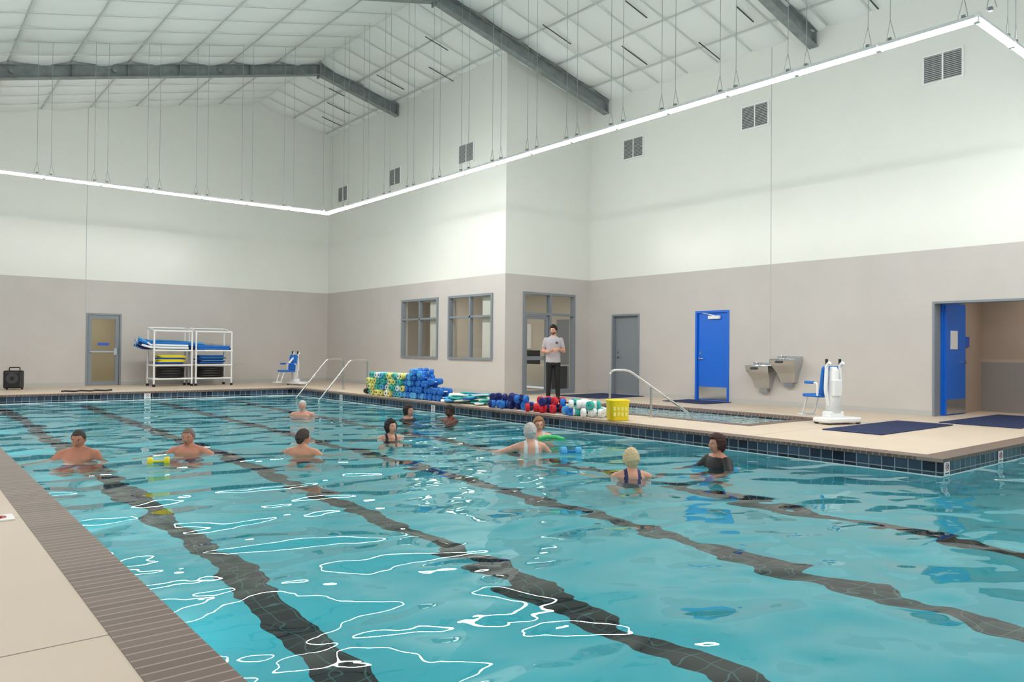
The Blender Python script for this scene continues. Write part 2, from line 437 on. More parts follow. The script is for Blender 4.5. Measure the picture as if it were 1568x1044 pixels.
# office interior
mb=MB()
mb.box((16.0,15.2,0),(16.1,YB+.2,3.0),OFF); mb.box((12.2,24.9,0),(16,25.0,3.0),OFF); mb.box((12.2,15.21,2.95),(16.1,25,3.05),CEIL)
mb.box((14.4,20.5,0),(16,20.6,2.95),OFF)
mb.box((15.2,15.2,0),(15.3,15.25,2.95),OFF)
mb.obj('wall_office_interior')
for x,y in ((14,16.6),(14,19),(14,22)):
    mb=MB(); mb.box((x-.3,y-.6,2.92),(x+.3,y+.6,2.94),PANEL); mb.box((x-.33,y-.63,2.93),(x+.33,y+.63,2.949),WHITE); mb.obj('office_ceiling_light')
mb=MB(); mb.box((14.6,16.2,.70),(15.4,18.2,.74),OFF); 
for y in (16.25,18.1): mb.box((14.65,y,0),(15.35,y+.05,.7),DGRAY)
mb.box((14.9,17.0,.74),(14.95,17.6,1.15),BLACK); mb.obj('office_desk')
mb=MB()
mb.box((15.97,16.4,.0),(15.995,17.4,2.1),DOORG); mb.box((15.95,18.6,1.2),(15.995,19.8,2.0),WHITE); mb.obj('office_door_and_board')
# hall
mb=MB()
mb.box((17.3,0,0),(17.4,6.2,1.0),HALLG); mb.box((17.3,0,1.0),(17.4,6.2,2.6),HALL)
mb.box((15.25,6.0,0),(17.3,6.1,2.6),HALL); mb.box((15.25,3.0,0),(17.3,3.1,2.6),HALL)
mb.box((15.2,3,2.5),(17.4,6.1,2.6),WHITE); mb.obj('wall_hall')
mb=MB(); mb.box((16.0,4.0,2.47),(16.6,5.2,2.49),PANEL2); mb.box((15.97,3.97,2.48),(16.63,5.23,2.5),WHITE); mb.obj('hall_ceiling_light')
mb=MB()
YELW=mat('hall_warm_wall',(210,202,176),.7)
mb.box((3.4,YB+2.4,0),(6.6,YB+2.5,2.6),YELW); mb.box((3.4,YB+.2,0),(3.5,YB+2.4,2.6),YELW); mb.box((6.5,YB+.2,0),(6.6,YB+2.4,2.6),YELW); mb.box((3.4,YB+.2,2.5),(6.6,YB+2.5,2.6),YELW); mb.obj('wall_corridor')
mb=MB(); mb.box((4.5,YB+1,2.46),(5.3,YB+1.5,2.48),PANEL); mb.box((4.47,YB+.97,2.47),(5.33,YB+1.53,2.5),WHITE); mb.obj('corridor_ceiling_light')

# ------------------------------------------------------------------ doors and windows
def frame_x(mb,x,y0,y1,z0,z1,t,m,dx=.06,bottom=True):
    mb.box((x-dx/2,y0,z0),(x+dx/2,y0+t,z1),m); mb.box((x-dx/2,y1-t,z0),(x+dx/2,y1,z1),m); mb.box((x-dx/2,y0+t,z1-t),(x+dx/2,y1-t,z1),m)
    if bottom: mb.box((x-dx/2,y0+t,z0),(x+dx/2,y1-t,z0+t),m)
def lever(mb,x,y,z,sx,M=None,dirn=1):
    mb.cyl((x,y,z),(x+sx*.06,y,z),.025,STAIN,seg=12); mb.cyl((x+sx*.05,y,z),(x+sx*.05,y+.12*dirn,z),.01,STAIN,seg=8)
for i,(a,b_) in enumerate(((18.02,20.0),(15.5,17.5))):
    mb=MB(); z0,z1=.89,2.63
    frame_x(mb,XO+.03,a,b_,z0,z1,.06,FRAME,.14)
    mid=(a+b_)/2; zt=z0+(z1-z0)*.66
    mb.box((XO-.02,mid-.03,z0+.06),(XO+.08,mid+.03,z1-.06),FRAME)
    mb.box((XO-.02,a+.06,zt-.025),(XO+.08,b_-.06,zt+.025),FRAME)
    mb.add([(XO+.04,a+.06,z0+.06),(XO+.04,b_-.06,z0+.06),(XO+.04,b_-.06,z1-.06),(XO+.04,a+.06,z1-.06)],[(0,1,2,3)],GLASS)
    mb.box((XO+.13,a+.1,z0+.06),(XO+.14,a+.62,z1-.06),BLIND)
    mb.obj('window_%d'%(i+1))
mb=MB(); y=YF+.04
def fy(mb,x0,x1,z0,z1,t,m,y,dy=.1,bottom=True):
    mb.box((x0,y-dy/2,z0),(x0+t,y+dy/2,z1),m); mb.box((x1-t,y-dy/2,z0),(x1,y+dy/2,z1),m); mb.box((x0+t,y-dy/2,z1-t),(x1-t,y+dy/2,z1),m)
    if bottom: mb.box((x0+t,y-dy/2,z0),(x1-t,y+dy/2,z0+t),m)
fy(mb,12.58,14.43,0,2.67,.06,FRAME,y,.14,False)
mb.box((13.50,y-.07,0),(13.57,y+.07,2.61),FRAME); mb.box((12.64,y-.07,2.08),(13.5,y+.07,2.14),FRAME); mb.box((13.57,y-.07,.0),(14.37,y+.07,.12),FRAME)
mb.box((13.57,y-.06,2.08),(14.37,y+.06,2.14),FRAME)
fy(mb,12.66,13.48,.02,2.06,.09,FRAME,y,.05); mb.box((12.75,y-.02,.9),(13.39,y+.02,1.0),FRAME)
mb.add([(12.7,y,.1),(14.37,y,.1),(14.37,y,2.6),(12.7,y,2.6)],[(0,1,2,3)],GLASS)
mb.cyl((13.36,y-.07,.85),(13.36,y-.07,1.2),.012,STAIN); mb.box((13.33,y-.07,1.0),(13.39,y-.02,1.03),STAIN)
mb.obj('door_1')
def solid_door(name,y0,y1,leaf,recess,kick,closer):
    mb=MB(); h=2.13
    frame_x(mb,XR+.06,y0,y1,0,h,.05,FRAME if leaf is DOORG else leaf,.16,False)
    mb.box((XR+recess,y0+.05,.01),(XR+recess+.045,y1-.05,h-.05),leaf)
    yl=y1-.13
    lever(mb,XR+recess,yl,1.0,-1,dirn=-1); mb.cyl((XR+recess,yl,1.12),(XR+recess-.015,yl,1.12),.028,STAIN,seg=12)
    if kick: mb.box((XR+recess-.004,y0+.07,.03),(XR+recess,y1-.07,.33),STAIN)
    if closer:
        mb.rbox((XR+recess-.07,y0+.25,h-.2),(XR+recess,y0+.58,h-.12),WHITE,.02)
        mb.cyl((XR+recess-.04,y0+.4,h-.12),(XR+recess-.16,y0+.62,h-.06),.008,WHITE); mb.cyl((XR+recess-.16,y0+.62,h-.06),(XR+recess-.03,y0+.75,h-.05),.008,WHITE)
    for z in (.25,1.05,1.85): mb.cyl((XR+recess-.01,y0+.05,z),(XR+recess-.01,y0+.05,z+.1),.01,STAIN,seg=8)
    mb.obj(name)
solid_door('door_2',13.17,14.14,DOORG,.1,False,False); solid_door('door_3',10.45,11.4,BLUEDOOR,.03,True,True)
mb=MB(); mb.box((15.27,5.95,0),(16.33,6.0,2.13),BLUEDOOR); mb.box((15.33,5.92,.01),(16.27,5.95,2.08),BLUEDOOR)
mb.box((15.55,5.905,1.25),(15.85,5.92,1.6),WHITE); mb.cyl((16.15,5.92,1.0),(16.15,5.86,1.0),.025,STAIN); mb.cyl((16.15,5.87,1.0),(16.03,5.87,1.0),.01,STAIN)
mb.box((15.36,5.905,.03),(16.24,5.92,.3),STAIN); mb.obj('door_4')
mb=MB(); frame_x(mb,XR+.12,3.15,6.02,0,2.13,.04,FRAME,.27,False); mb.obj('trim_3')
mb=MB(); mb.box((16.4,5.97,1.3),(16.6,6.0,1.5),SIGN); mb.obj('hall_sign')
mb=MB()
fy(mb,4.40,5.34,0,2.13,.05,FRAME,YB+.05,.14,False); fy(mb,4.46,5.28,.02,2.07,.1,FRAME,YB+.04,.05)
mb.box((4.56,YB+.01,1.0),(5.18,YB+.06,1.04),FRAME); mb.add([(4.5,YB+.04,.1),(5.24,YB+.04,.1),(5.24,YB+.04,2.0),(4.5,YB+.04,2.0)],[(0,1,2,3)],GLASS)
mb.box((4.72,YB+.005,1.18),(5.02,YB+.03,1.26),SIGN); mb.box((4.5,YB-.03,.98),(5.22,YB-.01,1.02),STAIN); mb.box((5.14,YB-.04,.9),(5.22,YB,1.1),STAIN)
mb.obj('door_5')

def vent_x(x,y,z,w=.72,h=.56):
    mb=MB(); 
    frame_x(mb,x-.015,y-w/2,y+w/2,z-h/2,z+h/2,.035,WHITE,.03)
    mb.box((x-.004,y-w/2+.03,z-h/2+.03),(x,y+w/2-.03,z+h/2-.03),VBACK)
    n=14
    for i in range(n):
        zz=z-h/2+.05+(h-.1)*i/(n-1); mb.box((x-.024,y-w/2+.035,zz-.010),(x-.006,y+w/2-.035,zz+.006),VENT)
    mb.box((x-.028,y-.014,z-h/2+.03),(x-.004,y+.014,z+h/2-.03),WHITE)
    mb.obj('air_vent')
for y in (5.85,9.8,13.42): vent_x(XR,y,6.47)
for y in (16.73,20.5,24.0): vent_x(XO,y,6.47)

def fountain(y,ztop):
    mb=MB(); M=TR(XR,y,ztop)
    def ring(z,d,wd):
        return [(0,-wd,z),(-d*.8,-wd,z),(-d,-wd*.75,z),(-d,wd*.75,z),(-d*.8,wd,z),(0,wd,z)]
    levels=[(-.50,.18,.17),(-.30,.26,.22),(-.14,.42,.275),(-.02,.47,.29),(0,.46,.285)]
    vs=[p for l in levels for p in ring(*l)]; fs=[]
    for i in range(len(levels)-1):
        for k in range(6):
            j=(k+1)%6; fs.append((i*6+k,(i+1)*6+k,(i+1)*6+j,i*6+j))
    fs.append((0,1,2,3,4,5)); mb.add(vs,fs,STAIN,False,M)
    o=ring(0,.46,.285); i1=[(-.07,-.23,0),(-.37,-.23,0),(-.42,-.18,0),(-.42,.18,0),(-.37,.23,0),(-.07,.23,0)]
    i2=[(x*.85-.03,y_*.75,-.06) for x,y_,z in i1]
    vs=o+i1+i2; fs=[]
    for r in (0,6):
        for k in range(6):
            j=(k+1)%6; fs.append((r+k,r+6+k,r+6+j,r+j))
    fs.append((12,13,14,15,16,17)); mb.add(vs,fs,STAIN,False,M)
    mb.box((-.05,-.285,0),(0,.285,.06),STAIN,M); mb.tube([(-.1,.12,0),(-.1,.12,.05),(-.16,.12,.07)],.012,STAIN,8,M=M)
    mb.box((-.475,-.08,-.09),(-.46,.08,-.05),DGRAY,M)
    mb.box((-.1,-.1,-.6),(0,.1,-.45),STAIN,M)
    mb.obj('drinking_fountain')
fountain(9.50,.87); fountain(8.90,1.02)

# ------------------------------------------------------------------ pendant linear lights
LZ=4.76
def strip(p0,p1,skip0=False,LM=None):
    LM=LM or LED
    p0=Vector(p0);p1=Vector(p1); L=(p1-p0).length; d=(p1-p0)/L; n=max(1,round(L/1.035)); sl=L/n
    side=Vector((-d.y,d.x,0))
    led=MB();
    for i in range(n):
        a=p0+d*(sl*i+.012); b=p0+d*(sl*(i+1)-.012)
        prof=[(-.036,.012),(-.036,-.010),(-.022,-.028),(0,-.034),(.022,-.028),(.036,-.010),(.036,.012)]
        vs=[];fs=[]
        for q in (a,b):
            for s_,z in prof: vs.append(q+side*s_+Vector((0,0,z)))
        m=len(prof)
        for k in range(m-1): fs.append((k,k+1,m+k+1,m+k))
        fs.append(tuple(range(m))); fs.append(tuple(range(m,2*m))[::-1]); led.add(vs,fs,LM)
        prof=[(-.037,.012),(-.037,.045),(-.015,.06),(.015,.06),(.037,.045),(.037,.012)]
        vs=[];fs=[]
        for q in (a,b):
            for s_,z in prof: vs.append(q+side*s_+Vector((0,0,z)))
        m=6
        for k in range(m): 
            j=(k+1)%m; fs.append((k,m+k,m+j,j))
        fs.append(tuple(range(m))[::-1]); fs.append(tuple(range(m,2*m))); led.add(vs,fs,WHITE)
    for i in range(1 if skip0 else 0,n+1):
        q=p0+d*(sl*i)
        led.box((q.x-.03,q.y-.03,LZ-.035),(q.x+.03,q.y+.03,LZ+.07),WHITE)
        for s_ in (-.13,.13):
            t=q+d*s_
            if not(-5<t.x<15): continue
            top=Vector((t.x,t.y,roofz(t.x)-.05))
            k1=Vector((t.x,t.y,LZ+.3))
            led.cyl(k1,top,.0045,CABLE,seg=5)
            led.cyl(k1,t+Vector((0,0,.07))-d*.04*math.copysign(1,s_),.0045,CABLE,seg=5); led.cyl(k1,t+Vector((0,0,.07))+d*.06*math.copysign(1,s_),.0045,CABLE,seg=5)
            led.box((t.x-.02,t.y-.02,LZ+.05),(t.x+.02,t.y+.02,LZ+.09),STEEL)
    led.obj('linear_pendant_light')
strip((.3,18.9,LZ),(9,18.9,LZ)); strip((9,18.9,LZ),(9,3.17,LZ),True); strip((9,3.17,LZ),(14.2,3.17,LZ),True); strip((.3,18.9,LZ),(.3,-3.5,LZ),True,LED2); strip((.3,-3.5,LZ),(14.2,-3.5,LZ),True,LED2)

# ------------------------------------------------------------------ railings
def fillet(pts,r=.12,n=6):
    P=[Vector(p) for p in pts]; out=[P[0]]
    for i in range(1,len(P)-1):
        a=(P[i-1]-P[i]); b=(P[i+1]-P[i]); ra=min(r,a.length*.45,b.length*.45)
        A=P[i]+a.normalized()*ra; B=P[i]+b.normalized()*ra
        for k in range(n+1):
            t=k/n; out.append(A*(1-t)**2+P[i]*2*t*(1-t)+B*t*t)
    out.append(P[-1]); return out
for y in (19.75,18.35):
    mb=MB(); mb.tube(fillet([(9.95,y,0),(9.95,y,.86),(9.45,y,.86),(8.85,y,.15),(8.3,y,-.5),(8.3,y,FLOORZ+.01)]),.024,STAIN,12)
    mb.cyl((9.95,y,.003),(9.95,y,.02),.05,STAIN)
    mb.obj('pool_handrail')
mb=MB(); mb.tube(fillet([(9.7,9.2,0),(9.72,9.19,.83),(10.02,9.05,.83),(11.0,8.45,.04),(11.05,8.42,-.5)],.1),.022,STAIN,12)
mb.cyl((10.38,8.84,.0),(10.38,8.84,.55),.02,STAIN); mb.cyl((9.7,9.2,.003),(9.7,9.2,.02),.05,STAIN); mb.cyl((10.38,8.84,.003),(10.38,8.84,.02),.05,STAIN)
mb.obj('spa_handrail')

def marker(o,ux,uz,nrm,w=.15):
    o=Vector(o);ux=Vector(ux);uz=Vector(uz);nrm=Vector(nrm)
    M=Matrix((( ux.x,uz.x,nrm.x,o.x),(ux.y,uz.y,nrm.y,o.y),(ux.z,uz.z,nrm.z,o.z),(0,0,0,1)))
    mb=MB(); mb.box((-w/2,-w/2,0),(w/2,w/2,.008),WPAINT,M)
    ring=[(.040*math.cos(a*math.pi/12),.016+.040*math.sin(a*math.pi/12),.009) for a in range(25)]
    mb.tube(ring,.0035,RED,6,M=M); mb.tube([(-.028,.044,.009),(.028,-.012,.009)],.003,RED,6,M=M)
    mb.tube([(-.02,.0,.009),(.0,.016,.009),(.018,.026,.009)],.004,BLACK,6,M=M); mb.ell((.022,.034,.009),(.007,.007,.003),BLACK,M,8,6)
    mb.box((-.05,-.06,.008),(.05,-.048,.0095),BLACK,M)
    mb.obj('no_diving_tile_marker')
marker((9.13,3.515,-.11),(1,0,0),(0,0,1),(0,-1,0)); marker((10.75,3.515,-.11),(1,0,0),(0,0,1),(0,-1,0))
marker((9.015,13.7,-.11),(0,-1,0),(0,0,1),(-1,0,0)); marker((9.015,18.0,-.11),(0,-1,0),(0,0,1),(-1,0,0)); marker((5.1,21.015,-.11),(1,0,0),(0,0,1),(0,-1,0))
marker((.56,6.15,.001),(0,-1,0),(1,0,0),(0,0,1),.2)

# ------------------------------------------------------------------ foam toys
def dumbbell(mb,p,axis,col,r=.075,L=.27,w=.07,bar=None):
    p=Vector(p); a=Vector(axis).normalized()
    mb.cyl(p-a*L/2,p+a*L/2,.014,bar or WHITEF,seg=8)
    for s in (-1,1):
        c=p+a*s*(L/2-w/2)
        mb.tube([c-a*w/2,c-a*(w/2-.012),c+a*(w/2-.012),c+a*w/2],r,col,12,False,[r*.85,r,r,r*.85])
def noodle_short(mb,p,axis,col,r=.06,L=.4):
    p=Vector(p); a=Vector(axis).normalized()
    mb.tube([p-a*L/2,p-a*(L/2-.01),p+a*(L/2-.01),p+a*L/2],r,col,14,True,[r*.92,r,r,r*.92])
    for s in (-1,1): mb.cyl(p+a*s*(L/2),p+a*s*(L/2+.002),r*.35,DGRAY,seg=10)
mb=MB()
cols_l=[TEAL,YELF,TEAL,WHITEF,YELF,LBLUE]
Yp=17.2
for k in range(22):
    y=Yp-k*.152
    if y<14.1: break
    lv=4 if y>14.9 else (3 if y>14.5 else 2)
    for l in range(lv):
        col=random.choice(cols_l) if y>15.6 else random.choice([BLUE,BLUE,LBLUE,BLUE])
        x=9.58+random.uniform(-.05,.03)
        zz=.078+l*.142; yy=y-(l%2)*.07+random.uniform(-.01,.01)
        if y>15.6: noodle_short(mb,(x,yy,zz),(1,random.uniform(-.06,.06),0),col,.072,.42)
        else: dumbbell(mb,(x,yy,zz),(1,random.uniform(-.3,.3),0),col,.074,.34,.10,WHITEF)
for k in range(10):
    dumbbell(mb,(9.6+random.uniform(-.1,.1),15.55-random.random()*.6,.58+random.random()*.05),(random.uniform(-1,1),random.uniform(-1,1),random.uniform(-.2,.2)),random.choice([BLUE,BLUE,LBLUE]),.07,.32,.1)
for k in range(5):
    dumbbell(mb,(9.62+random.uniform(-.1,.1),14.75-random.random()*.3,.42),(random.uniform(-1,1),random.uniform(-1,1),0),random.choice([BLUE,BLUE,LBLUE]),.07,.32,.1)
for k in range(10):
    dumbbell(mb,(9.95+random.uniform(-.1,.2),14.4+random.random()*1.8,.08+random.random()*.1),(random.uniform(-1,1),random.uniform(-1,1),0),random.choice([BLUE,YELF,WHITEF]),.07,.3,.09)
mb.obj('foam_float_stack')
mb=MB(); dumbbell(mb,(9.5,17.55,.07),(.3,1,0),BLACK,.065,.26,.08); dumbbell(mb,(9.75,17.85,.07),(1,.6,0),BLACK,.065,.26,.08); mb.obj('black_foam_dumbbell_pile')
mb=MB()
for k in range(34):
    M=TR(9.55+random.uniform(-.14,.3),12.6+random.random()*1.25,.02+(k%6)*.035,random.uniform(0,3.1))@Matrix.Rotation(random.uniform(-.18,.18),4,'X')
    mb.rbox((-.18,-.09,0),(.18,.09,.03),random.choice([TEAL,LBLUE,WHITEF,WHITEF,BLUE,TEAL]),.06,M)
mb.obj('foam_kickboard_pile')
def dbpile(name,y0,y1,cols,n,x0=9.42,x1=9.8):
    mb=MB()
    for k in range(n):
        y=y0+(y1-y0)*(k+.5)/n*1.0
        l=k%3
        dumbbell(mb,(random.uniform(x0,x1),y,.08+(l==2)*.13),(random.uniform(-1,1),random.uniform(-.8,.8),0),random.choice(cols),.078,.27,.08,BLACK)
    mb.obj(name)
dbpile('navy_dumbbell_pile',11.15,12.3,[NVF,NVF,NVF,BLUE],20)
dbpile('red_dumbbell_pile',10.35,10.95,[RED,RED,NVF,RED],14)
dbpile('white_blue_dumbbell_pile',9.3,10.15,[WHITEF,BLUE,WHITEF,TEAL,LBLUE,BLUE],22,x1=9.9)
mb=MB(); M=TR(9.46,8.78,0,-.45)
mb.loft([(0,0,.004,.155,.12),(0,0,.015,.165,.13),(0,0,.30,.175,.14),(0,0,.33,.19,.155),(0,0,.345,.19,.155),(0,0,.345,.165,.13),(0,0,.05,.14,.11)],YEL,28,M,4.5)
for s in (-1,1):
    for k in range(4):
        for q in (.08,.17): mb.rbox((-.125+k*.068,s*.137-.006,q),(-.085+k*.068,s*.137+.006,q+.06),YELF,.003,M)
mb.obj('yellow_toy_basket')

# ------------------------------------------------------------------ PVC racks
def rack(x0,x1):
    mb=MB(); y0,y1=23.55,24.25; r=.026
    for x in (x0,x1):
        for y in (y0,y1): mb.cyl((x,y,.06),(x,y,1.72 if y==y1 else 1.62),r,WHITE,seg=10); mb.cyl((x,y,0),(x,y,.07),.04,BLACK,seg=10)
        for z in (.22,.62,1.05): mb.cyl((x,y0,z),(x,y1,z),r,WHITE,seg=10)
        mb.cyl((x,y0,1.62),(x,y1,1.72),r,WHITE,seg=10)
    for z in (.22,.62,1.05):
        for y in (y0,y0+.23,y0+.46,y1): mb.cyl((x0,y,z),(x1,y,z),r*.9,WHITE,seg=10)
    mb.cyl((x0,y1,1.72),(x1,y1,1.72),r,WHITE,seg=10); mb.cyl((x0,y0,1.62),(x1,y0,1.62),r,WHITE,seg=10)
    for x in (x0,x1):
        for y in (y0,y1):
            for z in (.22,.62,1.05): mb.ell((x,y,z),(.038,.038,.038),WHITE,seg=10,rings=8)
    mb.obj('pvc_storage_rack')
rack(5.88,6.93); rack(7.05,8.1)
mb=MB()
for k in range(22):
    y=23.6+random.random()*.6; z=1.11+ (k//7)*.07
    col=[BLUE,LBLUE,WHITEF,NVF,BLUE][k%5]
    if k%2: mb.tube([(5.45+random.random()*.1,y-.05,z+.10),(5.7,y-.05,z+.0),(6.1,y,z+.02),(6.6,y,z),(7.0,y,z-.03),(7.4,y-.03,z-.06)],.034,col,9)
    else: mb.tube([(5.55+random.random()*.2,y-.05,z+.10),(5.8,y-.05,z+.03),(6.2,y,z+.02),(6.85,y,z+.01)],.034,col,9)
for k in range(14):
    y=23.6+random.random()*.6; z=1.11+(k//7)*.06
    mb.tube([(7.12,y,z),(7.5,y,z+.01),(8.0+random.random()*.12,y,z)],.034,[BLUE,NVF,LBLUE][k%3],9)
for x0,x1 in ((5.95,6.88),(7.1,8.05)):
    for k in range(10):
        M=TR((x0+x1)/2+random.uniform(-.08,.08),23.9,.66+k*.026)
        mb.rbox((-.38,-.25,0),(.38,.25,.024),[NVF,BLUE,YEL,YEL,YEL][k%5] if x0<7 else [NVF,BLUE,BLACK,LBLUE][k%4],.08,M)
    for k in range(4):
        c=Vector(((x0+x1)/2,23.9,.29+k*.075))
        ring=[(c.x+.36*math.cos(a*math.pi/12),c.y+.24*math.sin(a*math.pi/12),c.z) for a in range(25)]
        mb.tube(ring,.045,BLACK,9)
mb.obj('pool_float_collection')

mb=MB(); M=TR(2.5,23.75,0,-.3)
mb.rbox((-.21,-.17,.04),(.21,.17,.50),BLACK,.05,M); mb.tube(fillet([(-.12,.1,.5),(-.12,.1,.58),(.12,.1,.58),(.12,.1,.5)],.03),.013,BLACK,8,M=M)
for s in (-1,1): mb.cyl((s*.17-.02,.12,.045),(s*.17+.02,.12,.045),.045,DGRAY,M=M)
mb.cyl((0,-.17,.3),(0,-.18,.3),.14,DGRAY,M=M); mb.cyl((0,-.18,.3),(0,-.186,.3),.05,BLACK,M=M); mb.box((-.15,-.176,.44),(.15,-.168,.47),DGRAY,M)
for s in(-1,1): mb.box((s*.19-.012,-.15,.08),(s*.19+.012,-.172,.46),DGRAY,M)
mb.obj('portable_speaker')
mb=MB(); mb.tube([(3.3+.05*i,21.75+.12*math.sin(i*.9),.03) for i in range(24)],.02,BLACK,8); mb.obj('coiled_hose')

def pool_lift(x,y,rz,s=1.0):
    mb=MB(); M=TR(x,y,0,rz)
    mb.rbox((-.30,-.36,.03),(.06,.36,.11),WHITE,.04,M); mb.rbox((-.12,-.16,.1),(.06,.16,.2),WHITE,.03,M)
    for a in (-.3,.3):
        for b in (-.26,.02): mb.cyl((b-.02,a,.04),(b+.02,a,.04),.04,DGRAY,M=M)
    mb.loft([(-.03,0,.18,.10,.12),(-.03,0,.5,.085,.09),(-.03,0,.86,.075,.08),(-.03,0,.93,.05,.05)],WHITE,20,M,3)
    mb.tube(fillet([(-.03,.1,.3),(-.03,.16,.55),(-.03,.14,.95),(-.1,.14,1.0)],.05),.03,WHITE,10,M=M)
    mb.tube(fillet([(-.03,-.1,.3),(-.03,-.16,.55),(-.03,-.14,.95),(-.1,-.14,1.0)],.05),.03,WHITE,10,M=M)
    for a in (.14,-.14): mb.cyl((-.03,a,.95),(-.03,a,1.06),.022,BLACK,M=M)
    mb.tube([(-.03,0,.86),(.08,0,.8),(.2,0,.66)],.035,WHITE,10,M=M)
    mb.rbox((-.14,-.09,.45),(-.06,.09,.72),WHITE,.02,M)
    mb.rbox((.06,-.21,.42),(.48,.21,.47),BLUE,.06,M)
    Mb=M@Matrix.Translation((.08,0,.47))@Matrix.Rotation(-.15,4,'Y')@Matrix.Rotation(math.radians(-90),4,'Y')
    mb.rbox((.0,-.2,-.02),(.48,.2,.02),BLUE,.06,Mb)
    for a in (-.23,.23):
        mb.tube(fillet([(.08,a,.45),(.08,a,.66),(.38,a,.66)],.04),.015,WHITE,8,M=M); mb.cyl((.16,a,.665),(.36,a,.665),.024,BLUE,M=M)
    mb.tube(fillet([(.42,-.12,.43),(.54,-.12,.12),(.54,.12,.12),(.42,.12,.43)],.04),.015,WHITE,8,M=M); mb.rbox((.48,-.13,.09),(.68,.13,.11),WHITE,.03,M)
    mb.obj('pool_lift_chair')
pool_lift(12.08,6.42,math.radians(72)); pool_lift(9.75,22.7,math.radians(190))
# ------------------------------------------------------------------ people
def remesh(mb,voxel,name,smooth=4):
    o=mb.obj(name+'_tmp')
    r=o.modifiers.new('r','REMESH'); r.mode='VOXEL'; r.voxel_size=voxel; r.use_smooth_shade=True
    s=o.modifiers.new('s','SMOOTH'); s.factor=.5; s.iterations=smooth
    bpy.context.view_layer.update()
    dg=bpy.context.evaluated_depsgraph_get()
    me=bpy.data.meshes.new_from_object(o.evaluated_get(dg)); me.name=name
    bpy.data.objects.remove(o,do_unlink=True)
    return me
class Body:
    def __init__(s): s.p=[]; s.mb=MB(); s.dm=WHITE
    def cap(s,a,b,ra,rb,tag):
        a=Vector(a);b=Vector(b)
        s.p.append(('c',a,b,ra,rb,tag))
        n=5; L=(b-a).length; d=(b-a)/max(L,1e-6)
        s.mb.tube([a+d*L*i/n for i in range(n+1)],ra,s.dm,16,True,[ra+(rb-ra)*i/n for i in range(n+1)])
        s.mb.ell(a,(ra,)*3,s.dm,seg=16,rings=10); s.mb.ell(b,(rb,)*3,s.dm,seg=16,rings=10)
    def loft(s,secs,tag,power=2.3):
        s.p.append(('l',secs,tag)); s.mb.loft(secs,s.dm,28,power=power)
    def build(s,name,voxel,matfn,parent,M):
        me=remesh(s.mb,voxel,name)
        n=len(me.polygons); C=np.empty(n*3); me.polygons.foreach_get('center',C); C=C.reshape(-1,3)
        best=np.full(n,1e9); tag=np.zeros(n,int); tags=[]
        for p in s.p:
            if p[0]=='c':
                a=np.array(p[1]);b=np.array(p[2]); ab=b-a; t=np.clip(((C-a)@ab)/max(ab@ab,1e-9),0,1)
                dd=np.linalg.norm(C-(a+t[:,None]*ab),axis=1)-(p[3]+(p[4]-p[3])*t); tg=p[5]
            else:
                S=sorted(p[1],key=lambda q:q[2]); zs=[q[2] for q in S]
                cx=np.interp(C[:,2],zs,[q[0] for q in S]);cy=np.interp(C[:,2],zs,[q[1] for q in S])
                rx=np.interp(C[:,2],zs,[q[3] for q in S]);ry=np.interp(C[:,2],zs,[q[4] for q in S])
                q=np.sqrt(((C[:,0]-cx)/rx)**2+((C[:,1]-cy)/ry)**2); dd=(q-1)*np.minimum(rx,ry)
                dz=np.maximum(0,np.maximum(zs[0]-C[:,2],C[:,2]-zs[-1])); dd=dd+dz; tg=p[2]
            if tg not in tags: tags.append(tg)
            u=dd<best; best[u]=dd[u]; tag[u]=tags.index(tg)
        mats=[];idx=np.zeros(n,np.int32)
        for i in range(n):
            m=matfn(tags[tag[i]],C[i])
            if m not in mats: mats.append(m)
            idx[i]=mats.index(m)
        me.materials.clear()
        for m in mats: me.materials.append(m)
        me.polygons.foreach_set('material_index',idx); me.polygons.foreach_set('use_smooth',[True]*n); me.update()
        o=bpy.data.objects.new(name,me); sc.collection.objects.link(o); o.parent=parent; o.matrix_local=M
        return o
